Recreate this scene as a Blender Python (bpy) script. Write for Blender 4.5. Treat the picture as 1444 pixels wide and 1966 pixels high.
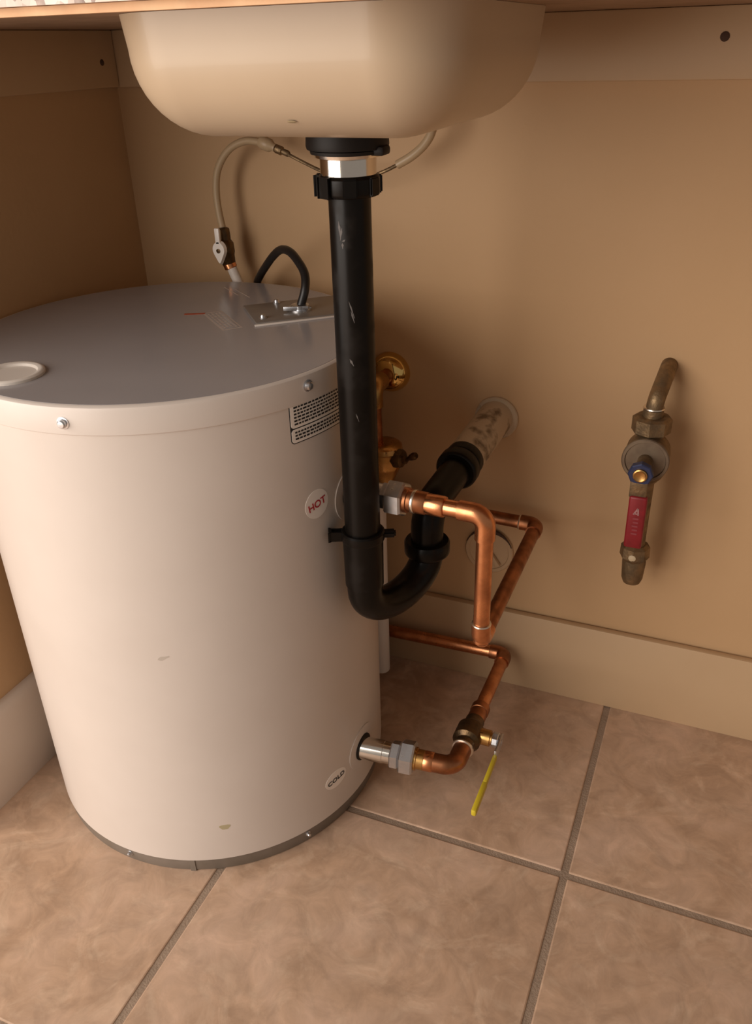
import bpy, bmesh, math, random
from mathutils import Vector, Matrix
random.seed(4)
for o in list(bpy.data.objects): bpy.data.objects.remove(o)
sc = bpy.context.scene
COL = sc.collection

# ------------------------------------------------------------------ camera
cam = bpy.data.cameras.new('camera'); camo = bpy.data.objects.new('camera', cam); COL.objects.link(camo)
cam.sensor_fit = 'VERTICAL'; cam.sensor_height = 24.0; cam.lens = 1636.04/1966*24.0
cam.clip_start = 0.02
RT = Vector((0.92401616, 0.38142185, -0.02667412)); DN = Vector((0.16236468, -0.45458399, -0.87578028)); FW = Vector((-0.34616736, 0.8049042, -0.48197239))
M = Matrix((( RT.x, -DN.x, -FW.x, 0.7308), (RT.y, -DN.y, -FW.y, -0.9456), (RT.z, -DN.z, -FW.z, 0.8), (0, 0, 0, 1)))
camo.matrix_world = M
sc.camera = camo

# ------------------------------------------------------------------ light
world = bpy.data.worlds.new('world'); sc.world = world; world.use_nodes = True
bg = world.node_tree.nodes['Background']; bg.inputs[0].default_value = (1.0, 0.86, 0.74, 1); bg.inputs[1].default_value = 0.25
def area(name, loc, target, sx, sy, power, color):
    l = bpy.data.lights.new(name, 'AREA'); l.shape = 'RECTANGLE'; l.size = sx; l.size_y = sy; l.energy = power; l.color = color
    o = bpy.data.objects.new(name, l); COL.objects.link(o); o.location = loc
    o.rotation_euler = (Vector(target)-Vector(loc)).to_track_quat('-Z', 'Y').to_euler(); return o
area('room_light', (-0.72, -1.84, 0.96), (0.35, -0.2, 0.45), 2.0, 1.75, 55, (1.0, 0.90, 0.81))
sc.view_settings.view_transform = 'Standard'; sc.view_settings.look = 'None'
sc.view_settings.exposure = 0.0; sc.view_settings.gamma = 1.0; sc.view_settings.use_curve_mapping = False

# ------------------------------------------------------------------ materials
def mat(name, col, rough=0.5, metal=0.0, noise=None, bump=0.0, bscale=200.0, spec=0.5, coat=0.0, rvar=0.0):
    """noise = (other colour, scale, low, high): blotches of the other colour"""
    m = bpy.data.materials.new(name); m.use_nodes = True; nt = m.node_tree; b = nt.nodes['Principled BSDF']
    b.inputs['Base Color'].default_value = (*col, 1); b.inputs['Roughness'].default_value = rough; b.inputs['Metallic'].default_value = metal
    b.inputs['Specular IOR Level'].default_value = spec; b.inputs['Coat Weight'].default_value = coat
    geo = nt.nodes.new('ShaderNodeNewGeometry')
    if noise:
        c2, s, lo, hi = noise
        n = nt.nodes.new('ShaderNodeTexNoise'); n.inputs['Scale'].default_value = s; n.inputs['Detail'].default_value = 6
        nt.links.new(geo.outputs['Position'], n.inputs['Vector'])
        r = nt.nodes.new('ShaderNodeMapRange'); r.inputs[1].default_value = lo; r.inputs[2].default_value = hi
        nt.links.new(n.outputs[0], r.inputs[0])
        mx = nt.nodes.new('ShaderNodeMix'); mx.data_type = 'RGBA'; mx.inputs[6].default_value = (*col, 1); mx.inputs[7].default_value = (*c2, 1)
        nt.links.new(r.outputs[0], mx.inputs[0]); nt.links.new(mx.outputs[2], b.inputs['Base Color'])
        if rvar:
            rr = nt.nodes.new('ShaderNodeMapRange'); rr.inputs[3].default_value = rough; rr.inputs[4].default_value = rough+rvar
            nt.links.new(r.outputs[0], rr.inputs[0]); nt.links.new(rr.outputs[0], b.inputs['Roughness'])
    if bump:
        n2 = nt.nodes.new('ShaderNodeTexNoise'); n2.inputs['Scale'].default_value = bscale; n2.inputs['Detail'].default_value = 4
        nt.links.new(geo.outputs['Position'], n2.inputs['Vector'])
        bp = nt.nodes.new('ShaderNodeBump'); bp.inputs['Strength'].default_value = bump; bp.inputs['Distance'].default_value = 0.002
        nt.links.new(n2.outputs[0], bp.inputs['Height']); nt.links.new(bp.outputs[0], b.inputs['Normal'])
    return m

def tile_material():
    m = bpy.data.materials.new('floor_tile'); m.use_nodes = True; nt = m.node_tree; b = nt.nodes['Principled BSDF']; N = nt.nodes.new
    tc = N('ShaderNodeTexCoord'); oi = N('ShaderNodeObjectInfo')
    mul = N('ShaderNodeMath'); mul.operation = 'MULTIPLY'; mul.inputs[1].default_value = 37.0; nt.links.new(oi.outputs['Random'], mul.inputs[0])
    cb = N('ShaderNodeCombineXYZ'); nt.links.new(mul.outputs[0], cb.inputs[0]); nt.links.new(mul.outputs[0], cb.inputs[2])
    ad = N('ShaderNodeVectorMath'); ad.operation = 'ADD'; nt.links.new(tc.outputs['Object'], ad.inputs[0]); nt.links.new(cb.outputs[0], ad.inputs[1])
    n1 = N('ShaderNodeTexNoise'); n1.inputs['Scale'].default_value = 7; n1.inputs['Detail'].default_value = 7; n1.inputs['Roughness'].default_value = 0.6; n1.inputs['Distortion'].default_value = 1.4
    n2 = N('ShaderNodeTexNoise'); n2.inputs['Scale'].default_value = 28; n2.inputs['Detail'].default_value = 8; n2.inputs['Roughness'].default_value = 0.65; n2.inputs['Distortion'].default_value = 1.0
    for n in (n1, n2): nt.links.new(ad.outputs[0], n.inputs['Vector'])
    r1 = N('ShaderNodeValToRGB'); e = r1.color_ramp.elements
    e[0].position = 0.30; e[0].color = TILE_A; e[1].position = 0.68; e[1].color = TILE_C
    x = e.new(0.48); x.color = TILE_B
    nt.links.new(n1.outputs[0], r1.inputs[0])
    r2 = N('ShaderNodeMapRange'); r2.inputs[1].default_value = 0.35; r2.inputs[2].default_value = 0.68; r2.inputs[3].default_value = 0.80; r2.inputs[4].default_value = 1.10
    nt.links.new(n2.outputs[0], r2.inputs[0])
    n3 = N('ShaderNodeTexNoise'); n3.inputs['Scale'].default_value = 13; n3.inputs['Detail'].default_value = 5; n3.inputs['Roughness'].default_value = 0.62; n3.inputs['Distortion'].default_value = 3.0
    nt.links.new(ad.outputs[0], n3.inputs['Vector'])
    r3 = N('ShaderNodeMapRange'); r3.inputs[1].default_value = 0.52; r3.inputs[2].default_value = 0.72; r3.inputs[3].default_value = 0.0; r3.inputs[4].default_value = 0.65; nt.links.new(n3.outputs[0], r3.inputs[0])
    m3 = N('ShaderNodeMix'); m3.data_type = 'RGBA'; nt.links.new(r3.outputs[0], m3.inputs[0]); nt.links.new(r1.outputs[0], m3.inputs[6]); m3.inputs[7].default_value = TILE_V
    mx = N('ShaderNodeMix'); mx.data_type = 'RGBA'; mx.blend_type = 'MULTIPLY'; mx.inputs[0].default_value = 1.0
    nt.links.new(m3.outputs[2], mx.inputs[6]); nt.links.new(r2.outputs[0], mx.inputs[7]); nt.links.new(mx.outputs[2], b.inputs['Base Color'])
    b.inputs['Roughness'].default_value = 0.42; b.inputs['Specular IOR Level'].default_value = 0.4
    bp = N('ShaderNodeBump'); bp.inputs['Strength'].default_value = 0.12; bp.inputs['Distance'].default_value = 0.002
    nt.links.new(n2.outputs[0], bp.inputs['Height']); nt.links.new(bp.outputs[0], b.inputs['Normal'])
    return m
TILE_A = (0.47, 0.305, 0.20, 1); TILE_B = (0.57, 0.385, 0.265, 1); TILE_C = (0.64, 0.445, 0.325, 1); TILE_V = (0.71, 0.52, 0.375, 1)

def stone_material():
    m = bpy.data.materials.new('speckled_stone'); m.use_nodes = True; nt = m.node_tree; b = nt.nodes['Principled BSDF']; N = nt.nodes.new
    g = N('ShaderNodeNewGeometry'); v = N('ShaderNodeTexVoronoi'); v.inputs['Scale'].default_value = 170
    n = N('ShaderNodeTexNoise'); n.inputs['Scale'].default_value = 60; n.inputs['Detail'].default_value = 6
    nt.links.new(g.outputs['Position'], v.inputs['Vector']); nt.links.new(g.outputs['Position'], n.inputs['Vector'])
    mx = N('ShaderNodeMix'); mx.data_type = 'FLOAT'; mx.inputs[0].default_value = 0.5
    s = N('ShaderNodeSeparateColor'); nt.links.new(v.outputs['Color'], s.inputs[0])
    nt.links.new(s.outputs[0], mx.inputs[2]); nt.links.new(n.outputs[0], mx.inputs[3])
    r = N('ShaderNodeValToRGB'); e = r.color_ramp.elements
    e[0].position = 0.22; e[0].color = (0.16, 0.09, 0.06, 1); e[1].position = 0.75; e[1].color = (0.86, 0.74, 0.66, 1)
    x = e.new(0.45); x.color = (0.60, 0.46, 0.38, 1)
    nt.links.new(mx.outputs[0], r.inputs[0]); nt.links.new(r.outputs[0], b.inputs['Base Color']); b.inputs['Roughness'].default_value = 0.25
    return m

WALL = mat('wall_paint', (0.58, 0.375, 0.20), 0.62, noise=((0.55, 0.35, 0.18), 5, .3, .7), bump=0.10, bscale=160)
TRIM = mat('trim_paint', (0.57, 0.40, 0.24), 0.5, noise=((0.54, 0.37, 0.215), 8, .3, .7), bump=0.05, bscale=60)
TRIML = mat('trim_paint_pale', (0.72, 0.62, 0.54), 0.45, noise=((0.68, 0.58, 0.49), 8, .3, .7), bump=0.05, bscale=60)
TILE = tile_material()
GROUT = mat('grout', (0.36, 0.265, 0.195), 0.9, noise=((0.30, 0.22, 0.16), 40, .35, .65), bump=0.5, bscale=500)
STONE = stone_material()
PLY = mat('raw_plywood', (0.80, 0.52, 0.30), 0.7, noise=((0.68, 0.40, 0.22), 30, .35, .65), bump=0.2, bscale=120)
DECK = mat('deck_board', (0.34, 0.22, 0.14), 0.75, noise=((0.27, 0.17, 0.10), 30, .35, .65), bump=0.2, bscale=120)
CERAMIC = mat('sink_enamel', (0.53, 0.415, 0.29), 0.38, noise=((0.505, 0.39, 0.27), 9, .35, .65), coat=0.1)
STAIN = mat('dull_stain', (0.30, 0.23, 0.13), 0.7)
TANK = mat('tank_paint', (0.69, 0.62, 0.565), 0.36, noise=((0.665, 0.595, 0.54), 12, .35, .65))
TANKTOP = mat('tank_top_shaded', (0.36, 0.34, 0.345), 0.2, noise=((0.34, 0.32, 0.325), 10, .35, .65))  # counter shade and a cool reflection are put into this colour
RING = mat('base_ring_paint', (0.22, 0.185, 0.155), 0.45, noise=((0.18, 0.15, 0.12), 30, .35, .65))
STEEL = mat('zinc_steel', (0.72, 0.74, 0.78), 0.27, 1.0, noise=((0.58, 0.60, 0.63), 90, .35, .65), rvar=0.15)
CHROME = mat('chrome', (0.80, 0.76, 0.70), 0.13, 1.0)
COPPER = mat('copper', (0.80, 0.36, 0.17), 0.24, 1.0, noise=((0.50, 0.20, 0.09), 45, .40, .66), rvar=0.16)
COPPERD = mat('tarnished_shaded_copper', (0.48, 0.20, 0.095), 0.30, 1.0, noise=((0.26, 0.11, 0.05), 60, .35, .65), rvar=0.15)  # tarnish on fittings; painted shade on the hot pipe's run to the wall
SOLDER = mat('solder', (0.80, 0.72, 0.62), 0.3, 1.0)
BRASS = mat('brass', (0.66, 0.38, 0.14), 0.24, 1.0, noise=((0.50, 0.30, 0.10), 60, .38, .65), rvar=0.15)
POLBRASS = mat('polished_brass', (0.80, 0.56, 0.20), 0.10, 1.0)
OLDBRASS = mat('old_brass', (0.30, 0.205, 0.11), 0.45, 0.8, noise=((0.17, 0.12, 0.07), 70, .35, .65), bump=0.3, bscale=300, rvar=0.2)
DARKBRASS = mat('dark_bronze', (0.17, 0.105, 0.05), 0.36, 0.9, noise=((0.09, 0.06, 0.035), 70, .35, .65), bump=0.25, bscale=300)
ABS = mat('black_plastic', (0.005, 0.0038, 0.003), 0.30, noise=((0.010, 0.0075, 0.006), 40, .55, .7), rvar=0.2, spec=0.2)
SCUFF = mat('scuff_mark', (0.11, 0.098, 0.092), 0.7)
RUBBER = mat('black_rubber', (0.010, 0.008, 0.007), 0.5, spec=0.25)
CABLE = mat('cable_jacket', (0.010, 0.009, 0.009), 0.4)
OLDWHITE = mat('old_white_plastic', (0.52, 0.40, 0.27), 0.55, noise=((0.17, 0.115, 0.065), 45, .52, .66))
WHITE = mat('white_plastic', (0.72, 0.66, 0.60), 0.4)
LABELW = mat('label_white', (0.90, 0.84, 0.78), 0.5)
NOTICE = mat('notice_print', (0.50, 0.43, 0.38), 0.5)
HANDLE = mat('handle_white', (0.92, 0.86, 0.80), 0.3)
PLATE = mat('plate_shaded_grey', (0.24, 0.21, 0.185), 0.35, 0.4)  # cover plate darkened in its colour for the shade it sits in
PRINTK = mat('label_black', (0.015, 0.014, 0.014), 0.6)
PRINTR = mat('label_red', (0.45, 0.03, 0.04), 0.5)
ORANGE = mat('label_orange_red', (0.42, 0.07, 0.03), 0.5)
TUBEM = mat('milky_tube', (0.48, 0.35, 0.21), 0.4)
REDV = mat('red_vinyl', (0.26, 0.012, 0.020), 0.40, noise=((0.20, 0.01, 0.015), 80, .4, .65))
BLUE = mat('blue_nut', (0.035, 0.045, 0.11), 0.4, 0.3)
YELLOW = mat('yellow_vinyl', (0.62, 0.48, 0.03), 0.4)
HOLE = mat('nail_hole', (0.07, 0.035, 0.02), 0.8)

# ------------------------------------------------------------------ helpers
def link(name, bm_or_me, m, parent=None, smooth=True, angle=35):
    if isinstance(bm_or_me, bmesh.types.BMesh):
        bmesh.ops.recalc_face_normals(bm_or_me, faces=bm_or_me.faces)
        me = bpy.data.meshes.new(name); bm_or_me.to_mesh(me); bm_or_me.free()
    else: me = bm_or_me
    if m and not me.materials: me.materials.append(m)
    if smooth:
        me.polygons.foreach_set('use_smooth', [True]*len(me.polygons))
        me.set_sharp_from_angle(angle=math.radians(angle))
    o = bpy.data.objects.new(name, me); COL.objects.link(o)
    if parent:
        o.parent = parent
        o.matrix_parent_inverse = Matrix.Translation(-parent.location)   # meshes carry world coordinates
    return o
def thing(name, label, cat, loc, group=None):
    o = bpy.data.objects.new(name, None); COL.objects.link(o); o.location = loc; o.empty_display_size = 0.05
    o['label'] = label; o['category'] = cat
    if group: o['group'] = group
    return o
def struct(o, label, cat='room'):
    o['kind'] = 'structure'; o['label'] = label; o['category'] = cat; return o
def V(*a): return Vector(a)
def frame(d, up=None):
    d = Vector(d).normalized(); u = Vector(up) if up else (V(0,0,1) if abs(d.z) < 0.9 else V(0,1,0))
    a = (u - d*u.dot(d)).normalized(); return a, d.cross(a), d
def box_bm(x0, x1, y0, y1, z0, z1, bev=0.0, seg=2, bm=None):
    bm2 = bmesh.new(); bmesh.ops.create_cube(bm2, size=1)
    for v in bm2.verts: v.co = V(x0+(v.co.x+.5)*(x1-x0), y0+(v.co.y+.5)*(y1-y0), z0+(v.co.z+.5)*(z1-z0))
    if bev: bmesh.ops.bevel(bm2, geom=list(bm2.edges), offset=bev, segments=seg, profile=0.5, affect='EDGES')
    return bm2
def rings_bm(rings, cap0=True, cap1=True, closed=False):
    bm = bmesh.new(); vs = [[bm.verts.new(p) for p in r] for r in rings]; n = len(rings[0])
    L = len(vs)
    for i in range(L if closed else L-1):
        a, b = vs[i], vs[(i+1) % L]
        for k in range(n): bm.faces.new((a[k], a[(k+1) % n], b[(k+1) % n], b[k]))
    if not closed:
        if cap0: bm.faces.new(vs[0][::-1])
        if cap1: bm.faces.new(vs[-1])
    return bm
def lathe(p0, d, prof, n=32, flats=None):
    """prof: list of (distance along d, radius). flats=6 gives a hexagonal section."""
    a, b, d = frame(d); p0 = Vector(p0); n = flats or n; R = []
    for t, r in prof: R.append([p0+d*t+(a*math.cos(2*math.pi*k/n)+b*math.sin(2*math.pi*k/n))*max(r, 1e-5) for k in range(n)])
    return rings_bm(R)
def fillet(pts, r, n=8):
    pts = [Vector(p) for p in pts]; out = [pts[0]]
    for i in range(1, len(pts)-1):
        p, q, s = pts[i-1], pts[i], pts[i+1]; u = (p-q).normalized(); v = (s-q).normalized()
        ang = u.angle(v); rr = r[i-1] if isinstance(r, (list, tuple)) else r
        t = min(rr/math.tan(ang/2), (p-q).length*.49, (s-q).length*.49); rad = t*math.tan(ang/2)
        c = q+(u+v).normalized()*(rad/math.sin(ang/2)); a = q+u*t-c; bb = q+v*t-c; tot = a.angle(bb)
        for k in range(n+1):
            f = k/n; out.append(c+(a*math.sin((1-f)*tot)+bb*math.sin(f*tot))/math.sin(tot))
    out.append(pts[-1]); return out
def spline(pts, n=8):
    P = [Vector(p) for p in pts]; P = [P[0]*2-P[1]]+P+[P[-1]*2-P[-2]]; out = []
    for i in range(1, len(P)-2):
        for k in range(n):
            t = k/n; a, b, c, d = P[i-1:i+3]
            out.append(0.5*((2*b)+(c-a)*t+(2*a-5*b+4*c-d)*t*t+(3*b-a-3*c+d)*t**3))
    out.append(P[-2]); return out
def tube(path, r, n=20):
    P = [Vector(p) for p in path]; T = []
    for i in range(len(P)): T.append((P[min(i+1, len(P)-1)]-P[max(i-1, 0)]).normalized())
    a, b, d = frame(T[0]); R = []
    for i, p in enumerate(P):
        if i: q = T[i-1].rotation_difference(T[i]); a = q @ a; a = (a-T[i]*a.dot(T[i])).normalized(); b = T[i].cross(a)
        else: b = T[0].cross(a)
        rr = r[i] if isinstance(r, (list, tuple)) else r
        R.append([p+(a*math.cos(2*math.pi*k/n)+b*math.sin(2*math.pi*k/n))*rr for k in range(n)])
    return rings_bm(R)
def merge(*bms):
    out = bmesh.new()
    for b in bms:
        me = bpy.data.meshes.new('t'); b.to_mesh(me); b.free(); out.from_mesh(me); bpy.data.meshes.remove(me)
    return out
def rrect(a, b, r, n=14):
    out = []
    for sx, sy, a0 in ((1, 1, 0), (-1, 1, 90), (-1, -1, 180), (1, -1, 270)):
        for k in range(n+1):
            t = math.radians(a0+90*k/n); out.append((sx*(a-r)+r*math.cos(t), sy*(b-r)+r*math.sin(t)))
    return out

# ------------------------------------------------------------------ the room
G = 0.004; P = 0.3556
xs = [-0.0482+P*i for i in range(-4, 7)]; ys = [0.0568-P*j for j in range(8)]
floor = struct(link('floor', box_bm(-1.45, 2.1, -2.5, 0.1, -0.05, -0.0013), GROUT, smooth=False), 'floor of mottled beige square tiles with brown recessed grout', 'floor')
cache = {}
for i in range(10):
    for j in range(7):
        x0, x1 = max(xs[i]+G, -1.4), min(xs[i+1]-G, 2.0); y1, y0 = min(ys[j]-G, -0.001), max(ys[j+1]+G, -2.4)
        w, d = round(x1-x0, 5), round(y1-y0, 5)
        if w < 0.02 or d < 0.02: continue
        if (w, d) not in cache:
            t = box_bm(-w/2, w/2, -d/2, d/2, -0.012, 0.0, 0.0016, 2); me = bpy.data.meshes.new('tile')
            bmesh.ops.recalc_face_normals(t, faces=t.faces); t.to_mesh(me); t.free(); me.materials.append(TILE); cache[(w, d)] = me
        o = bpy.data.objects.new('tile', cache[(w, d)]); COL.objects.link(o); o.parent = floor; o.location = ((x0+x1)/2, (y0+y1)/2, 0)

wb = struct(link('wall_back', box_bm(-1.45, 2.1, 0, 0.08, -0.05, 1.3), WALL, smooth=False), 'tan painted back wall behind the pipes', 'wall')
wl = struct(link('wall_left', box_bm(-0.08, 0, -0.50, 0, -0.05, 1.3), WALL, smooth=False), 'tan painted side wall left of the tank', 'wall')
def base_bm(length, along):
    prof = [(0.0, 0.0), (0.012, 0.0), (0.012, 0.110), (0.0105, 0.118), (0.0075, 0.1235), (0.004, 0.1255), (0.0, 0.1255)]
    bm = bmesh.new(); A = []; B = []
    for t, z in prof:
        A.append(bm.verts.new((0.0, -t, z) if along == 'x' else (t, 0, z))); B.append(bm.verts.new((length, -t, z) if along == 'x' else (t, -length, z)))
    for k in range(len(prof)): k2 = (k+1) % len(prof); bm.faces.new((A[k], A[k2], B[k2], B[k]))
    bm.faces.new(A); bm.faces.new(B[::-1]); return bm
struct(link('baseboard_back', box_bm(0.0, 2.0, -0.012, -0.0028, 0.0, 0.1215, .0008), TRIM), 'painted baseboard along the back wall behind the pipes', 'baseboard')
struct(link('baseboard_left', base_bm(0.50, 'y'), TRIML), 'paler baseboard along the wall left of the tank', 'baseboard')
tb = struct(link('trim_1', box_bm(0.0, 2.0, -0.018, 0.0, 0.762, 0.8213, 0.0015), TRIM), 'painted ledger board under the counter on the back wall', 'ledger board')
tl = struct(link('trim_2', box_bm(0.0, 0.018, -0.46, -0.0185, 0.7625, 0.8213, 0.0015), TRIM), 'painted ledger board under the counter on the left wall', 'ledger board')
def hole(c, d, r, parent):
    link('nail_hole', lathe(Vector(c), d, [(-.002, r), (0.0004, r), (0.0010, r*.75), (0.0012, 0.0)], 14), HOLE, parent)
hole((0.6863, -0.018, 0.7968), (0, -1, 0), 0.0042, tb)
hole((0.018, -0.0442, 0.7888), (1, 0, 0), 0.0034, tl)

# ------------------------------------------------------------------ counter with the sink hung below it
SX, SY, SA, SB, SZB, SRC, SRF, SDR = 0.4357, -0.2881, 0.1294, 0.1345, 0.7436, 0.0603, 0.0569, 0.0027
ZT = 0.8215
def slab(x0, x1, y0, y1, z0, z1, a, b, r):
    bm = bmesh.new(); inner = [(SX+x, SY+y) for x, y in rrect(a, b, r, 10)]; outer = [(x0, y0), (x1, y0), (x1, y1), (x0, y1)]
    L = []
    for z in (z0, z1):
        vo = [bm.verts.new((x, y, z)) for x, y in outer]; vi = [bm.verts.new((x, y, z)) for x, y in inner]
        eo = [bm.edges.new((vo[k], vo[(k+1) % 4])) for k in range(4)]; ei = [bm.edges.new((vi[k], vi[(k+1) % len(vi)])) for k in range(len(vi))]
        bmesh.ops.triangle_fill(bm, use_beauty=True, edges=eo+ei); L.append((vo, vi))
    for q in (0, 1):
        A, B = L[0][q], L[1][q]; n = len(A)
        for k in range(n): bm.faces.new((A[k], A[(k+1) % n], B[(k+1) % n], B[k]))
    return bm
ct = thing('countertop', 'speckled stone countertop on a thin wooden deck above the tank', 'countertop', (0.9, -0.23, ZT))
link('wooden_deck', slab(0.0, 1.9, -0.4545, 0.0, ZT, ZT+0.0038, SA-.004, SB-.004, SRC-.004), DECK, ct, smooth=False)
link('edge_band', box_bm(0.0, 1.9, -0.4620, -0.4546, ZT-.0012, ZT+.0038), PLY, ct, smooth=False)
link('stone_slab', slab(0.0, 1.9, -0.468, 0.0, ZT+0.004, ZT+0.034, SA-.012, SB-.012, SRC-.012), STONE, ct, smooth=False)

sk = thing('sink_basin', 'cream enamelled sink bowl hanging under the stone countertop', 'sink', (SX, SY, SZB))
rings = []
def sink_rings(a, b, rc, rf, zb, dr, top):
    R = []
    for k in range(7):
        t = k/6; z = top+(zb+rf-top)*t; off = dr*t
        R.append([(SX+x, SY+y, z) for x, y in rrect(a-off, b-off, max(rc-off, .01))])
    for k in range(1, 13):
        t = math.radians(90*k/12); off = dr+rf*(1-math.cos(t)); z = zb+rf*(1-math.sin(t)); r = max(rc-off, .008)
        R.append([(SX+x, SY+y, z) for x, y in rrect(max(a-off, r), max(b-off, r), r)])
    for f in (0.8, 0.6, 0.42, 0.30):
        last = R[-1]; base = R[18]
        R.append([(SX+(p[0]-SX)*f, SY+(p[1]-SY)*f, zb-0.0012*(1-f)) for p in base])
    return R
outer = sink_rings(SA, SB, SRC, SRF, SZB, SDR, ZT-0.0002); inner = sink_rings(SA-.006, SB-.006, SRC-.006, SRF-.006, SZB+.006, SDR, ZT-0.0002)
n = len(outer[0])
outer.append([(SX+0.021*math.cos(math.atan2(p[1]-SY, p[0]-SX)), SY+0.021*math.sin(math.atan2(p[1]-SY, p[0]-SX)), SZB-.001) for p in outer[-1]])
inner.append([(p[0], p[1], SZB+.005) for p in outer[-1]])
link('bowl', rings_bm(outer+inner[::-1], closed=True), CERAMIC, sk)
bm = bmesh.new(); bmesh.ops.create_uvsphere(bm, u_segments=12, v_segments=6, radius=1)
for v in bm.verts: v.co = V(.4444, -.4000, .7562)+V(1, 0, 0)*v.co.x*.0036+V(0, -.76, .65)*v.co.y*.0012+V(0, -.65, -.76)*v.co.z*.0004
link('stain', bm, STAIN, sk)

# ------------------------------------------------------------------ water heater
TX, TY, TR = 0.2103, -0.2535, 0.203
heater = thing('water_heater', 'squat cylindrical pale grey water heater standing in the corner', 'water heater', (TX, TY, 0))
def cyl(deg, z, r=TR): return V(TX+r*math.cos(math.radians(deg)), TY+r*math.sin(math.radians(deg)), z)
def tlathe(prof, n=128):
    return lathe((TX, TY, 0), (0, 0, 1), prof, n)
link('tank_body', tlathe([(0.019, 0.198), (0.019, TR), (0.5275, TR)], 128), TANK, heater)
link('base_ring', tlathe([(0.0, 0.197), (0.0, 0.1995), (0.002, 0.2008), (0.0188, 0.2008), (0.0188, 0.19)], 128), RING, heater)
cap = link('top_cap', tlathe([(0.5270, 0.2020), (0.5270, 0.2040), (0.5275, 0.2044), (0.5475, 0.2044), (0.5505, 0.2034), (0.5518, 0.2014), (0.5520, 0.1995)], 128), TANK, heater)
link('top_panel', tlathe([(0.5515, 0.1995), (0.5522, 0.1995), (0.5524, 0.190), (0.5526, 0.0)], 128), TANKTOP, cap)
def screw(p, d, r=0.0042, parent=heater, washer=False):
    a = link('screw', lathe(Vector(p)-Vector(d)*0.001, d, [(0, r*1.35), (.0016, r*1.35), (.0018, r), (.0042, r*.95), (.0052, r*.7), (.0054, 0)], 12), STEEL, parent)
for dg, z, r in ((-79.8, 0.5375, 0.2044), (-20.0, 0.5415, 0.2044)): screw(cyl(dg, z, r), cyl(dg, 0, 1)-cyl(dg, 0, 0), 0.0040)
for dg in (-91, -31.5): screw(cyl(dg, 0.0112, 0.2008), cyl(dg, 0, 1)-cyl(dg, 0, 0), 0.0024)
sm = link('seam', box_bm(-.0030, .0030, -.0006, .0006, -.0090, .0088), RING, heater, smooth=False)
sm.matrix_parent_inverse = Matrix(); sm.location = (cyl(-69.5, 0.0095, 0.2010)-V(TX, TY, 0)); sm.rotation_euler = (0, 0, math.radians(-69.5+90))

def on_cyl(bm, deg, z, r, rot=0.0):
    """wrap a flat sheet (x right, y up, z out) on the tank at an angle and a height"""
    c, s = math.cos(rot), math.sin(rot)
    for v in bm.verts:
        u, w, h = v.co.x*c-v.co.y*s, v.co.x*s+v.co.y*c, v.co.z
        v.co = cyl(deg+math.degrees(u/r), z+w, r+h)
    return bm
def sheet(outline, th, div=0.004):
    bm = bmesh.new(); f = bm.faces.new([bm.verts.new((x, y, th)) for x, y in outline])
    xs_ = [p[0] for p in outline]; x = min(xs_)+div
    while x < max(xs_):
        bmesh.ops.bisect_plane(bm, geom=list(bm.verts)+list(bm.edges)+list(bm.faces), plane_co=(x, 0, 0), plane_no=(1, 0, 0)); x += div
    r = bmesh.ops.extrude_face_region(bm, geom=list(bm.faces))
    for v in r['geom']:
        if isinstance(v, bmesh.types.BMVert): v.co.z = -0.0002
    return bm
def ell(a, b, n=32): return [(a*math.cos(2*math.pi*k/n), b*math.sin(2*math.pi*k/n)) for k in range(n)]
def text_bm(s, size, width=None):
    cu = bpy.data.curves.new('lettering', 'FONT'); cu.body = s; cu.size = size; cu.align_x = 'CENTER'; cu.align_y = 'CENTER'; cu.extrude = 0.0001; cu.offset = size*0.018
    o = bpy.data.objects.new('lettering', cu); COL.objects.link(o); bpy.context.view_layer.update()
    me = bpy.data.meshes.new_from_object(o.evaluated_get(bpy.context.evaluated_depsgraph_get())); bpy.data.objects.remove(o)
    bm = bmesh.new(); bm.from_mesh(me); bpy.data.meshes.remove(me)
    x = [v.co.x for v in bm.verts]; y = [v.co.y for v in bm.verts]; cx, cy = (max(x)+min(x))/2, (max(y)+min(y))/2
    k = (width/(max(x)-min(x))) if width else 1
    for v in bm.verts: v.co.x = (v.co.x-cx)*k; v.co.y -= cy
    return bm
def lift(bm, dz):
    for v in bm.verts: v.co.z += dz
    return bm
st = link('sticker', on_cyl(sheet(ell(.0148, .0148), .0003), -19.2, .4233, TR), LABELW, heater); st['label'] = 'round white sticker with red lettering HOT'
link('lettering', on_cyl(lift(text_bm('HOT', .0105, .0225), .0006), -19.2, .4233, TR, 0.18), PRINTR, st, smooth=False)
st = link('sticker', on_cyl(sheet(ell(.0165, .0120), .0003), -19.0, .0676, TR), LABELW, heater); st['label'] = 'oval white sticker with black lettering COLD'
link('lettering', on_cyl(lift(text_bm('COLD', .0082, .0265), .0006), -19.0, .0676, TR, 0.10), PRINTK, st, smooth=False)
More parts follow.
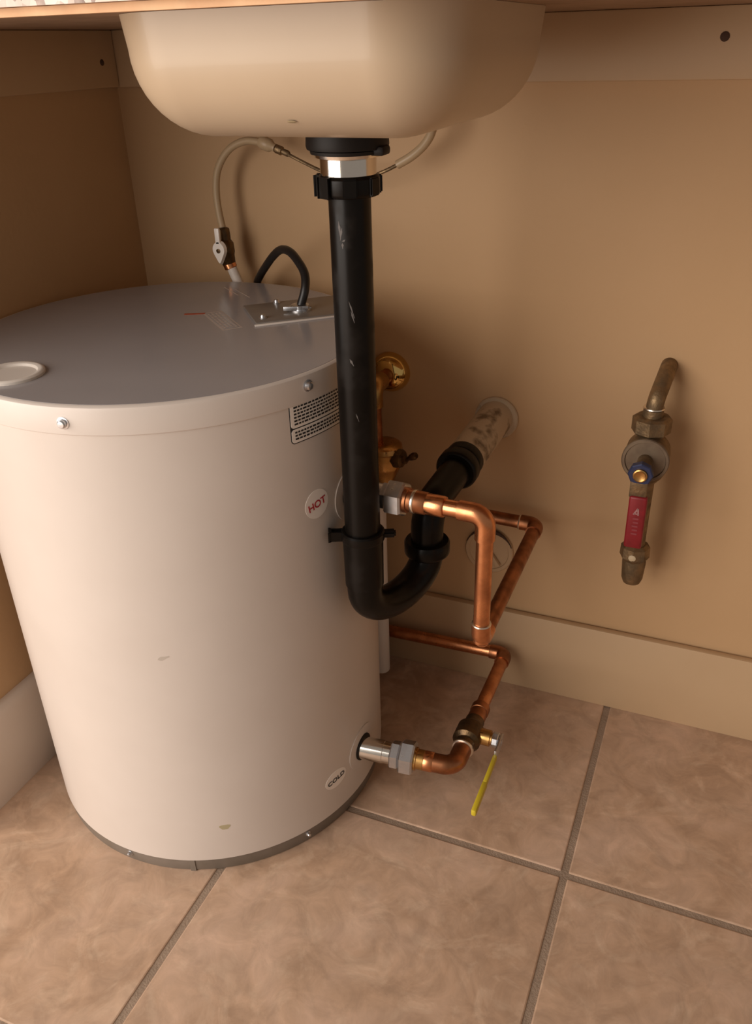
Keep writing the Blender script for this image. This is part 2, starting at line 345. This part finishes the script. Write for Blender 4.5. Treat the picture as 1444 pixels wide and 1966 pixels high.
# warning label in two framed boxes
wl_ = link('warning_label', on_cyl(sheet([(x, y) for x, y in rrect(.043, .0205, .004, 5)], .0003), -14.0, .5120, TR), PRINTK, heater); wl_['label'] = 'black-framed caution label of fine print in two boxes'
for y0, y1 in ((-.0195, -.0068), (-.0056, .0195)):
    hy = (y1-y0)/2; b = sheet([(x, y+(y0+y1)/2) for x, y in rrect(.0421, hy, .003, 5)], .0006); link('label_field', on_cyl(b, -14.0, .5120, TR), LABELW, wl_)
    dash = []
    y = y1-.0030; row = 0
    while y > y0+.0020:
        x = -.0385
        while x < .0385:
            w = random.uniform(.0018, .0042); dash.append(lift(box_bm(x, min(x+w, .0392), y-.0008, y+.0008, 0, .0001), .0008)); x += w+.0011
        y -= .0031; row += 1
    link('fine_print', on_cyl(merge(*dash), -14.0, .5120, TR), PRINTK, wl_, smooth=False)
# port flanges
for z, nm in ((.4120, 'hot'), (.0745, 'cold')):
    d = link('port_flange', on_cyl(sheet(ell(.0285, .0285), .0012), -4.2, z, TR), TANK, heater)
    link('gasket', lathe(cyl(-4.2, z, TR-.002), cyl(-4.2, 0, 1)-cyl(-4.2, 0, 0), [(0, .0165), (.0042, .0165), (.0046, .0150), (.0046, 0)], 32), RUBBER, d)
link('chip_mark', on_cyl(sheet([(0.0055*math.cos(a)*(1+.25*math.sin(3*a)), .0042*math.sin(a)*(1+.2*math.cos(2*a))) for a in [2*math.pi*k/20 for k in range(20)]], .00015), -57.6, .0671, TR), mat('yellowed_spot', (.46, .40, .25), .6), heater)
link('chip_mark', on_cyl(sheet([(0.0060*math.cos(a), .0018*math.sin(a)*(1+.4*math.cos(3*a))) for a in [2*math.pi*k/16 for k in range(16)]], .00012), -66.5, .2990, TR, .3), mat('grey_smudge', (.52, .46, .40), .6), heater)
# top of the tank: port cap ring, printed notice, cover plate of the element
zt = .5524
ring = link('port_ring', lathe((.1545, -.4085, zt), (0, 0, 1), [(0, .0285), (.0022, .0285), (.0034, .0270), (.0036, .0250), (.0028, .0225), (.0008, .0210), (.0006, 0)], 40), WHITE, cap); ring['label'] = 'white plastic ring plug'
def flat(bm, c, ang, z):
    for v in bm.verts: x, y = v.co.x, v.co.y; v.co = V(c[0]+x*math.cos(ang)-y*math.sin(ang), c[1]+x*math.sin(ang)+y*math.cos(ang), z+v.co.z)
    return bm
ang = math.atan2(-.2231+.1761, .2798-.2266)
tl_c = (.2451, -.2050)
nl = link('notice_label', flat(box_bm(-.036, .036, -.0105, .0105, 0, .0002), tl_c, ang, zt), NOTICE, cap, smooth=False); nl['label'] = 'small framed printed notice'
link('label_field', flat(box_bm(-.0335, .0335, -.0085, .0085, 0, .0003), tl_c, ang, zt), TANKTOP, nl, smooth=False)
dash = []
for r_ in range(4):
    x = -.030
    while x < .029:
        w = random.uniform(.004, .009); dash.append(box_bm(x, min(x+w, .030), -.0066+r_*.0040, -.0047+r_*.0040, 0, .0004)); x += w+.002
link('fine_print', flat(merge(*dash), tl_c, ang, zt), NOTICE, nl, smooth=False)
om = link('warning_stripe', flat(box_bm(-.011, .011, -.0026, .0026, 0, .0003), (.2040, -.1930), math.radians(25), zt), ORANGE, cap, smooth=False); om['label'] = 'orange-red printed stripe'
for dx in (0.0, 0.022):
    nl2 = link('notice_label', flat(box_bm(-.022, .022, -.0007, .0007, 0, .0002), (.192+dx*.8, -.098-dx*.2), math.radians(-38), zt), NOTICE, cap, smooth=False)
# element cover plate, slightly domed with a turned down lip
pa = math.radians(41); pc = (.3085, -.1480)
bm = flat(box_bm(-.056, .056, -.0360, .0360, 0, .0032, .0012), pc, pa, zt); pl = link('cover_plate', bm, PLATE, cap); pl['label'] = 'rectangular wiring cover plate with shade in its grey'
link('plate_lip', flat(box_bm(-.058, .058, -.0395, -.0360, 0, .0018, .0006), pc, pa, zt), TANK, pl)
def loc2(x, y): return V(pc[0]+x*math.cos(pa)-y*math.sin(pa), pc[1]+x*math.sin(pa)+y*math.cos(pa), zt+.0030)
for x, y in ((-.046, -.022), (-.020, .030), (.045, -.020)): screw(loc2(x, y), (0, 0, 1), .0030, pl)
cn = V(.3115, -.1560, zt+.003)
link('cable_clamp', merge(lathe(cn, (0, 0, 1), [(0, .0115), (.002, .0115), (.0022, .0095), (.006, .0095), (.0065, .007), (.0065, 0)], 24), lathe(cn+V(-.013, -.006, .002), (.9, .42, 0), [(0, .0016), (.026, .0016)], 8), flat(box_bm(-.013, .013, -.0022, .0022, .002, .0065, .0008), (cn.x-.001, cn.y-.008), math.radians(25), cn.z)), STEEL, pl)

# ------------------------------------------------------------------ black power cable looping off the tank
pc_ = thing('power_cable', 'black power cable looping up from the tank top towards the wall', 'cable', (.3115, -.156, .556))
link('cable', tube(spline([(.3115, -.1555, .5585), (.3155, -.150, .5765), (.3105, -.139, .5895), (.2960, -.125, .5990), (.2790, -.110, .6045), (.2590, -.092, .6020), (.2400, -.076, .5915), (.2200, -.060, .5755), (.2000, -.043, .5580), (.1880, -.032, .5440), (.1820, -.024, .5200), (.1820, -.018, .470)], 6), .0046, 14), CABLE, pc_)

# ------------------------------------------------------------------ drain: flange, tailpiece, trap, arm
DX, DY, DR = .4387, -.3000, .0170
dr = thing('sink_drain', 'sink drain with black gasket and shiny metal tailpiece under the bowl', 'drain', (DX, DY, .72))
link('rubber_gasket', lathe((DX, DY, SZB-.0005), (0, 0, -1), [(0, .026), (.0005, .0315), (.0105, .0322), (.0130, .0315), (.0136, .025)], 40), RUBBER, dr)
link('lock_nut', merge(lathe((DX, DY, SZB-.0135), (0, 0, -1), [(0, .0245), (.0008, .0295), (.0032, .0290), (.0040, .022)], 32),
     box_bm(DX+.020, DX+.0345, DY-.012, DY+.004, SZB-.0178, SZB-.0108, .0025)), RUBBER, dr)
link('flange_ring', lathe((DX, DY, SZB-.0172), (0, 0, -1), [(0, .0262), (.0022, .0255), (.0032, .0222)], 40), CHROME, dr)
link('tailpiece', lathe((DX, DY, SZB-.0172), (0, 0, -1), [(0, .0221), (.010, .0221), (.020, .0221), (.021, .0205)], 40), CHROME, dr)

trap = thing('drain_trap', 'black plastic drain pipe and curved trap under the sink', 'drain trap', (DX, DY, .24))
def nut(p, d, r, h, ribs=0, wings=None, mat_=ABS, parent=trap, n=40):
    d = Vector(d).normalized(); p = Vector(p); parts = [lathe(p-d*h/2, d, [(0, r*.90), (h*.10, r*.98), (h*.2, r), (h*.85, r), (h, r*.93), (h, r*.7)], n)]
    if ribs:
        a, b, d2 = frame(d)
        for k in range(ribs):
            t = 2*math.pi*k/ribs; u = a*math.cos(t)+b*math.sin(t); w = d.cross(u)
            q = bmesh.new(); bmesh.ops.create_cube(q, size=1)
            for v in q.verts: v.co = p+u*(r+v.co.x*.004-.0006)+w*(v.co.y*r*.46)+d*(v.co.z*h*.86)
            bmesh.ops.bevel(q, geom=list(q.edges), offset=.0010, segments=2, affect='EDGES'); parts.append(q)
    if wings:
        for t in wings:
            u = V(math.cos(t), math.sin(t), 0); w = d.cross(u)
            q = bmesh.new(); bmesh.ops.create_cube(q, size=1)
            for v in q.verts: v.co = p+u*(r+.003+v.co.x*.015)+w*(v.co.y*.009)+d*(v.co.z*h*.62)
            bmesh.ops.bevel(q, geom=list(q.edges), offset=.0016, segments=2, affect='EDGES'); parts.append(q)
    return link('slip_nut', merge(*parts), mat_, parent)
nut((DX, DY, .7035), (0, 0, 1), .0245, .0160, ribs=7)
dp = link('drop_pipe', lathe((DX, DY, .368), (0, 0, 1), [(0, DR), (.331, DR)], 40), ABS, trap)
nut((DX, DY, .3865), (0, 0, 1), .0212, .0105, wings=[math.radians(24), math.radians(204)])
JX, JY = .4725, -.2100; z0 = .3220; mid = V((DX+JX)/2, (DY+JY)/2, z0); hor = V(JX-DX, JY-DY, 0); Rb = hor.length/2; hor.normalize()
path = [V(DX, DY, .384), V(DX, DY, z0+.02)]; rad = [.0180, .0180]
for k in range(25):
    t = math.pi*k/24; path.append(mid-hor*Rb*math.cos(t)-V(0, 0, Rb*.68*math.sin(t))); rad.append(.0175)
path.append(V(JX, JY, .328)); rad.append(.0175)
jb = link('j_bend', tube(path, rad, 32), ABS, trap)
link('socket', lathe((DX, DY, .3300), (0, 0, 1), [(0, .0178), (.001, .0190), (.0515, .0196), (.0525, .0180)], 40), ABS, trap)
nut((JX, JY, .3290), (0, 0, 1), .0243, .0165)
WX, WZ = .4880, .3960
A0 = V(JX, JY, .325); A1 = V(JX, JY, .3735); A2 = V(WX-.003, -.040, WZ-.003)
link('trap_arm', tube(fillet([A0, A1, A2], .030, 10), .0172, 32), ABS, trap)
ad = (A2-A1).normalized(); npos = A1+ad*.086
nut(npos, ad, .0240, .0165); nut(npos+ad*.0160, ad, .0222, .016)
# white scuffs on the black pipe
def scuff(deg, z, w, h, parent, rot=0.0):
    bm = sheet([(w/2*math.cos(a)*(1+.4*math.sin(3*a)), h/2*math.sin(a)*(1+.25*math.cos(4*a))) for a in [2*math.pi*k/14 for k in range(14)]], .00012, .003)
    c, s = math.cos(rot), math.sin(rot)
    for v in bm.verts:
        u, ww = v.co.x*c-v.co.y*s, v.co.x*s+v.co.y*c; t = math.radians(deg)+u/DR
        v.co = V(DX+(DR+v.co.z)*math.cos(t), DY+(DR+v.co.z)*math.sin(t), z+ww)
    link('scuff', bm, SCUFF, parent)
for a in ((-97, .6720, .0018, .012, .1), (-93, .6690, .0014, .009, -.2), (-86, .6640, .003, .0012, .5), (-90, .6600, .0016, .004, 0), (-72, .6090, .0010, .013, .3), (-70, .6030, .0012, .009, .25), (-78, .5640, .0016, .006, .5), (-68, .5140, .0008, .007, .3)):
    if a[1] > .40: scuff(*a[:4], dp, a[4])
sp = thing('wall_drain_stub', 'stained white drain stub coming out of the wall behind the trap', 'pipe', (WX, 0, WZ))
link('pipe', lathe(A1+ad*.105, ad, [(0, .0215), (.108, .0215)], 40), OLDWHITE, sp)
link('wall_collar', lathe((WX+.0004, 0.0, WZ), (0, -1, 0), [(-.004, .0270), (.0030, .0270), (.0045, .0258), (.0045, .0205)], 40), OLDWHITE, sp)

# ------------------------------------------------------------------ hot water line
hot = thing('hot_water_pipe', 'bright copper pipe looping from the upper tank fitting to the wall', 'copper pipe', (.5523, -.2737, .34))
hz = .4150; HD = V(.5523-.4132, -.2737+.268, 0).normalized(); H0 = V(.4132, -.2680, hz)
def hp(t): return H0+HD*t
link('nipple', lathe(hp(.0), HD, [(0, .0116), (.040, .0116)], 28), STEEL, hot)
link('union_nut', merge(lathe(hp(.0355), HD, [(0, .0135), (.0012, .0145), (.0060, .0145), (.007, .0140)], flats=6), lathe(hp(.041), HD, [(0, .0165), (.0018, .0182), (.0155, .0182), (.0175, .0165)], flats=6)), STEEL, hot, angle=20)
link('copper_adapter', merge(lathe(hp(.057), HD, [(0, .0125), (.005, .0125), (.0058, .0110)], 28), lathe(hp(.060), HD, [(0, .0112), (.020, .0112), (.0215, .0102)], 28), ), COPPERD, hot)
link('coupling', lathe(hp(.0795), HD, [(0, .0099), (.001, .0105), (.018, .0105), (.0195, .0099), (.0195, .0085)], 28), COPPER, hot)
link('solder_joint', lathe(hp(.0665), HD, [(0, .0114), (.0006, .0117), (.0026, .0117), (.0032, .0114)], 28), SOLDER, hot)
E1 = V(.5523, -.2737, hz); E2 = V(.5523, -.2737, .2703); E3 = V(.5523, -.0280, .2720); E4 = V(.22, -.0280, .2800)
rp = .0082
link('pipe', tube(fillet([hp(.09), E1, E2], .0125, 8), rp, 20), COPPER, hot)
link('pipe', tube(fillet([E2, E3, E4], .0125, 8), rp, 20), COPPERD, hot)  # darker copper paints in the dim surroundings this run reflects
def elbow(a, q, b, r, parent, m=COPPER, L=.021, rr=.0145):
    q = Vector(q); u = (Vector(a)-q).normalized(); v = (Vector(b)-q).normalized()
    pa_ = fillet([q+u*L, q, q+v*L], rr, 8); bm = tube(pa_, r, 24)
    e = link('elbow', bm, m, parent)
    return e
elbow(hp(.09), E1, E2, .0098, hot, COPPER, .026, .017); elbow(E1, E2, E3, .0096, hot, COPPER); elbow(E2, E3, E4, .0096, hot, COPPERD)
link('solder_joint', lathe(E2+V(0, 0, .0205), (0, 0, 1), [(0, .0096), (.0005, .0100), (.0018, .0096), (.0022, .0082)], 24), SOLDER, hot)
link('solder_joint', lathe(E3+V(-.0205, 0, .0005), (-1, 0, 0.024), [(0, .0096), (.0005, .0100), (.0018, .0096), (.0022, .0082)], 24), SOLDER, hot)

# ------------------------------------------------------------------ cold water line with ball valve
cold = thing('cold_water_pipe', 'copper pipe with a yellow-handled ball valve from the lower tank fitting', 'copper pipe', (.5225, -.2, .0))
cz = .0690; K0 = V(.4130, -.2685, .0725); K1 = V(.5225, -.2560, cz); K2 = V(.5225, -.0290, .0640); K3 = V(.20, -.0290, .0550)
KD = (K1-K0).normalized()
def kp(t): return K0+KD*t
link('nipple', lathe(kp(0), KD, [(0, .0135), (.026, .0135), (.0265, .0128), (.038, .0128)], 32), CHROME, cold)
link('union_nut', merge(lathe(kp(.035), KD, [(0, .0150), (.0015, .0163), (.0095, .0163), (.011, .0150)], flats=6), lathe(kp(.0465), KD, [(0, .0180), (.0018, .0200), (.0150, .0200), (.017, .0182)], flats=6)), STEEL, cold, angle=20)
link('brass_adapter', lathe(kp(.062), KD, [(0, .0135), (.004, .0135), (.0045, .0118), (.0125, .0118), (.0130, .0112)], 28), BRASS, cold)
link('coupling', lathe(kp(.0745), KD, [(0, .0113), (.001, .0118), (.010, .0118), (.0112, .0112)], 28), COPPER, cold)
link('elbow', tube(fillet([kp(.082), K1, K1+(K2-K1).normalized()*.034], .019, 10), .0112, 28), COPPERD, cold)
DV = (K2-K1).normalized(); VC = K1+DV*.0600
link('solder_joint', lathe(VC-DV*.0270, -DV, [(0, .0130), (.0008, .0134), (.0022, .0130), (.0030, .0112)], 28), SOLDER, cold)
bv = link('valve_body', merge(lathe(VC-DV*.0270, DV, [(0, .0128), (.007, .0128), (.0085, .0110), (.011, .0150), (.0125, .0168), (.034, .0168), (.037, .0140), (.041, .0118), (.050, .0118), (.051, .0100)], 28)), DARKBRASS, cold)
link('valve_stem', lathe(VC+V(.010, 0, 0), (1, 0, 0), [(0, .0098), (.016, .0098), (.0165, .0075), (.021, .0075)], 24), BRASS, bv)
link('stem_nut', lathe(VC+V(.0285, 0, 0), (1, 0, 0), [(0, .0085), (.001, .0092), (.0065, .0092), (.0075, .008), (.0078, .0045), (.012, .0045), (.0125, .003)], flats=8), STEEL, bv, angle=20)
hb = []
HX = VC.x+.0385
vh = link('valve_handle', merge(box_bm(HX-.0016, HX+.0016, VC.y-.0245, VC.y+.0075, VC.z-.0080, VC.z+.0060, .0008)), STEEL, cold)
gp = merge(box_bm(HX-.0024, HX+.0024, VC.y-.0680, VC.y-.0240, VC.z-.0080, VC.z+.0005, .0015), box_bm(HX-.0030, HX+.0030, VC.y-.1125, VC.y-.0660, VC.z-.0090, VC.z+.0000, .0020))
link('grip', gp, YELLOW, vh)
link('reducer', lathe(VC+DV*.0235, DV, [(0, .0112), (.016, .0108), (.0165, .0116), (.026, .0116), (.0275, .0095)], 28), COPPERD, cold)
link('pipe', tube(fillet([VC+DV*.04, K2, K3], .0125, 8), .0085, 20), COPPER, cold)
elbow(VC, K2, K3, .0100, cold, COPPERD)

# ------------------------------------------------------------------ relief valve line: wall flange, drop tube, valve, white tube
rv = thing('relief_valve', 'brass relief valve with polished wall flange hanging between tank and wall', 'valve', (.352, -.060, .34))
RX, RY = .3520, -.0580
fl = V(.3505, 0, .4395)
link('wall_flange', lathe(fl, (0, -1, 0), [(0, .0255), (.0015, .0255), (.006, .0245), (.0120, .0215), (.0165, .0165), (.0185, .0120), (.0190, .0098)], 48), POLBRASS, rv)
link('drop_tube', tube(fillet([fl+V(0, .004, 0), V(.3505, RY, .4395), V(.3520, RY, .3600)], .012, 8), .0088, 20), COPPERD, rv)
link('elbow', tube(fillet([V(.3505, RY+.024, .4395), V(.3505, RY, .4395), V(.3508, RY, .4150)], .013, 8), .0112, 24), BRASS, rv)
vb = link('valve_body', lathe((RX+.010, RY, .3700), (0, 0, -1), [(0, .0120), (.001, .0190), (.004, .0228), (.010, .0236), (.012, .0222), (.030, .0222), (.034, .0205), (.050, .0130), (.056, .0128)], 40), BRASS, rv)
link('side_boss', lathe((RX+.026, RY-.004, .3530), (.96, -.25, 0), [(0, .0130), (.0075, .0125), (.012, .0105), (.0135, .0050), (.018, .0045)], flats=8), DARKBRASS, rv, angle=20)
link('test_lever', merge(lathe((RX+.042, RY-.008, .3535), (.8, -.2, .55), [(0, .0026), (.006, .0026), (.010, .0042), (.0155, .0048), (.0185, .0036), (.019, 0)], 14)), DARKBRASS, rv)
link('discharge_tube', lathe((RX+.001, RY-.006, .018), (0, 0, 1), [(0, .0090), (0, .0120), (.300, .0120)], 28), WHITE, rv)

# ------------------------------------------------------------------ stop valve and faucet tubing behind the sink
sv = thing('stop_valve', 'small supply stop valve with pale lever handle above the tank', 'valve', (.158, -.040, .54))
S0, S1 = V(.1720, -.040, .5300), V(.1560, -.040, .5700); S2 = V(.1525, -.040, .6120); SDV = (S2-S1).normalized()
link('riser_tube', tube(spline([(.1740, -.0220, .4300), (.1740, -.034, .5000), (.1705, -.040, .5360), (.1600, -.040, .5640)], 6), .0062, 16), WHITE, sv)
link('compression_ring', lathe(V(.1590, -.040, .5635), S1-S0, [(0, .0062), (.001, .0078), (.006, .0080), (.0072, .0068)], 20), COPPER, sv)
b_ = link('valve_body', merge(lathe(S1-SDV*.003, SDV, [(0, .0068), (.003, .0085), (.012, .0088), (.016, .0100), (.026, .0100), (.030, .0075), (.034, .0078), (.043, .0078), (.0445, .0055)], 20), lathe((.1552, -.044, .5895), (.05, -1, .05), [(0, .0060), (.010, .0060)], 16)), DARKBRASS, sv)
# lever handle: a pointed oval plate with a screw, facing the room
bm = bmesh.new(); ol = []
for k in range(28):
    t = 2*math.pi*k/28; x, z = .0092*math.sin(t), .0105*math.cos(t)
    if math.cos(t) < -.3: z -= .0075*(-.3-math.cos(t))/.7; x *= 1-.55*(-.3-math.cos(t))/.7
    ol.append((x, z))
f_ = bm.faces.new([bm.verts.new((x, 0, z)) for x, z in ol]); r_ = bmesh.ops.extrude_face_region(bm, geom=[f_])
for v in r_['geom']:
    if isinstance(v, bmesh.types.BMVert): v.co.y = -.0045; v.co.x *= .86; v.co.z *= .86
arm = box_bm(-.0036, .0030, -.0045, -.0004, .006, .0250, .0014)
bm = merge(bm, arm)
for v in bm.verts: v.co = V(.1556, -.0545, .5890)+V(v.co.x, v.co.y, v.co.z)
hd = link('lever_handle', bm, HANDLE, sv); hd['label'] = 'pale pointed lever handle'
link('handle_screw', lathe((.1556, -.0588, .5880), (0, -1, 0), [(0, .0027), (.0010, .0027), (.0012, 0)], 12), DARKBRASS, hd)
ft = thing('faucet_tubing', 'thin milky faucet tubing sagging behind the drain below the sink', 'tube', (.33, -.042, .67))
link('supply_tube', tube(spline([(.1525, -.040, .6120), (.1500, -.040, .6300), (.1495, -.040, .6520), (.1535, -.040, .6730), (.1640, -.040, .6900), (.1780, -.040, .7015), (.1960, -.040, .7075), (.2140, -.041, .7065), (.2240, -.042, .7040)], 6), .0042, 12), TUBEM, ft)
cdv = V(.245-.222, 0, .6966-.7048)
link('tube_nut', lathe((.2150, -.042, .7075), cdv, [(0, .0058), (.004, .0075), (.013, .0072), (.017, .0045), (.020, .0045)], 16), TUBEM, ft)
link('ferrule', lathe((.2345, -.0425, .7005), cdv, [(0, .0030), (.001, .0048), (.008, .0048), (.009, .0034), (.016, .0034), (.018, .0020)], 14), OLDBRASS, ft)
link('thin_tube', tube(spline([(.2450, -.043, .6967), (.2660, -.044, .6880), (.2874, -.045, .6797), (.3080, -.046, .6735), (.3271, -.046, .6715), (.3480, -.046, .6740), (.3664, -.045, .6804), (.3830, -.044, .6880)], 6), .0019, 10), OLDBRASS, ft)
link('end_tube', tube(spline([(.3800, -.0443, .6866), (.3961, -.044, .6953), (.4090, -.042, .7060), (.4165, -.040, .7180), (.4190, -.036, .7350), (.4195, -.034, .7600), (.4195, -.032, .8195)], 6), .0046, 12), TUBEM, ft)

# ------------------------------------------------------------------ cleanout plug on the wall
cp = thing('cleanout_plug', 'round painted cleanout plug on the wall behind the copper loop', 'plug', (.4865, 0, .2062))
link('disc', lathe((.4865, .001, .2062), (0, -1, 0), [(0, .0325), (.0035, .0325), (.0050, .0312), (.0050, .0270), (.0036, .0262), (.0036, 0)], 48), TRIM, cp)
bm = box_bm(-.0140, .0140, -.0090, -.0025, -.0035, .0035, .001)
for v in bm.verts:
    x, z = v.co.x, v.co.z; c, s = math.cos(math.radians(-55)), math.sin(math.radians(-55)); v.co = V(.4925+x*c-z*s, v.co.y, .1990+x*s+z*c)
link('turning_rib', bm, TRIM, cp)
arc = []
for k in range(17):
    t = math.radians(20+140*k/16); arc.append(V(.4865+.0322*math.cos(t), -.0042, .2062+.0322*math.sin(t)))
link('dark_gap', tube(arc, [.0006+.0026*math.sin(math.pi*k/16)**2 for k in range(17)], 8), HOLE, cp)

# ------------------------------------------------------------------ old shut-off valve on the right
ov = thing('shutoff_valve', 'old brass shut-off valve with red lever hanging from the right wall stub', 'valve', (.672, -.05, .22))
OX, OY = .6722, -.0500
link('wall_stub', tube(fillet([V(.6790, .004, .4830), V(.6780, -.022, .4800), V(OX+.001, OY, .4600), V(OX, OY, .4440)], .020, 8), .0090, 24), OLDBRASS, ov)
link('solder_joint', lathe((OX, OY, .4505), (0, 0, 1), [(0, .0110), (.0005, .0114), (.0018, .0110), (.002, .0098)], 24), SOLDER, ov)
link('union_nut', merge(lathe((OX, OY, .4500), (0, 0, -1), [(0, .0108), (.012, .0108)], 24), lathe((OX, OY, .4420), (0, 0, -1), [(0, .0170), (.0022, .0208), (.0170, .0208), (.0200, .0170), (.022, .0150)], flats=8)), OLDBRASS, ov, angle=20)
vb2 = link('valve_body', merge(lathe((OX, OY, .4230), (0, 0, -1), [(0, .0135), (.006, .0140), (.012, .0190), (.018, .0215), (.045, .0215), (.052, .0180), (.060, .0115), (.110, .0110), (.155, .0110)], 32), lathe((OX, OY+.006, .3990), (0, -1, 0), [(0, .0235), (.024, .0235), (.026, .0222)], 40)), OLDBRASS, ov)
link('bonnet_disc', lathe((OX, OY-.0195, .3990), (0, -1, 0), [(0, .0250), (.004, .0250), (.0050, .0240), (.0050, .0215), (.0034, .0208), (.0034, 0)], 40), mat('bonnet_grey_brass', (.25, .19, .13), .5, .6, noise=((.18, .13, .09), 60, .35, .65)), vb2)
link('stem', lathe((OX, OY-.020, .3985), (0, -1, 0), [(0, .0080), (.030, .0080)], 20), OLDBRASS, vb2)
link('stem_nut', lathe((OX-.001, OY-.0430, .3950), (0, -1, -.05), [(0, .0118), (.001, .0132), (.0075, .0132), (.0085, .0120)], flats=8), BLUE, vb2, angle=20)
link('stem_tip', lathe((OX-.001, OY-.0510, .3946), (0, -1, -.05), [(0, .0078), (.0025, .0074), (.0030, .0062), (.0022, .0048), (.0020, 0)], 24), BRASS, vb2)
lv = link('lever', merge(box_bm(OX-.0100, OX+.0080, OY-.0510, OY-.0480, .3670, .4030, .0012)), OLDBRASS, ov)
bm = box_bm(-.0095, .0095, -.0040, .0040, -.0325, .0325, .0026, 3)
for v in bm.verts: v.co = V(OX+.0005+v.co.x, OY-.0480+v.co.y-(v.co.z+.0)*.05, .3370+v.co.z)
gr = link('grip', bm, REDV, lv); gr['label'] = 'red vinyl lever sleeve'
MARK = mat('worn_print', (.40, .20, .20), .5); MARKF = mat('faded_print', (.27, .045, .055), .5)
fy = OY-.0480-.0040
def mark(x0, z0_, x1, z1_, w):
    a = V(x0, 0, z0_); d = V(x1, 0, z1_)-a; u = d.normalized(); nrm = V(-u.z, 0, u.x)*w; q = bmesh.new(); pts = [a-nrm, a+d-nrm, a+d+nrm, a+nrm]
    lo = [q.verts.new((OX+.0005+p.x, fy-(p.z-.337)*.05+.0004, p.z)) for p in pts]; hi = [q.verts.new((v.co.x, v.co.y-.0007, v.co.z)) for v in lo]
    q.faces.new(hi)
    for k in range(4): q.faces.new((lo[k], lo[(k+1) % 4], hi[(k+1) % 4], hi[k]))
    return q
link('embossed_mark', merge(mark(-.0030, .3480, .0012, .3560, .0009), mark(.0012, .3560, .0020, .3475, .0008), mark(-.0028, .3492, .0028, .3492, .0007)), MARK, gr, smooth=False)
link('embossed_mark', merge(*[mark(-.0032+.0006*(k % 2), .3430-.0048*k, .0030, .3430-.0048*k, .0011) for k in range(5)]), MARKF, gr, smooth=False)
link('lower_fitting', merge(lathe((OX+.001, OY, .2830), (0, 0, -1), [(0, .0120), (.003, .0165), (.016, .0170), (.019, .0150), (.021, .0138)], flats=8)), OLDBRASS, ov, angle=20)
link('end_cap', lathe((OX+.0015, OY, .2630), (0, 0, -1), [(0, .0132), (.004, .0136), (.026, .0122), (.032, .0100), (.034, .0060), (.034, 0)], 28), OLDBRASS, ov)
link('paint_spot', lathe((OX, OY-.0150, .2715), (0, -1, -.1), [(-.004, .0045), (.0016, .0042), (.0022, .0030), (.0024, 0)], 14), mat('cream_paint', (.62, .50, .33), .6), ov)
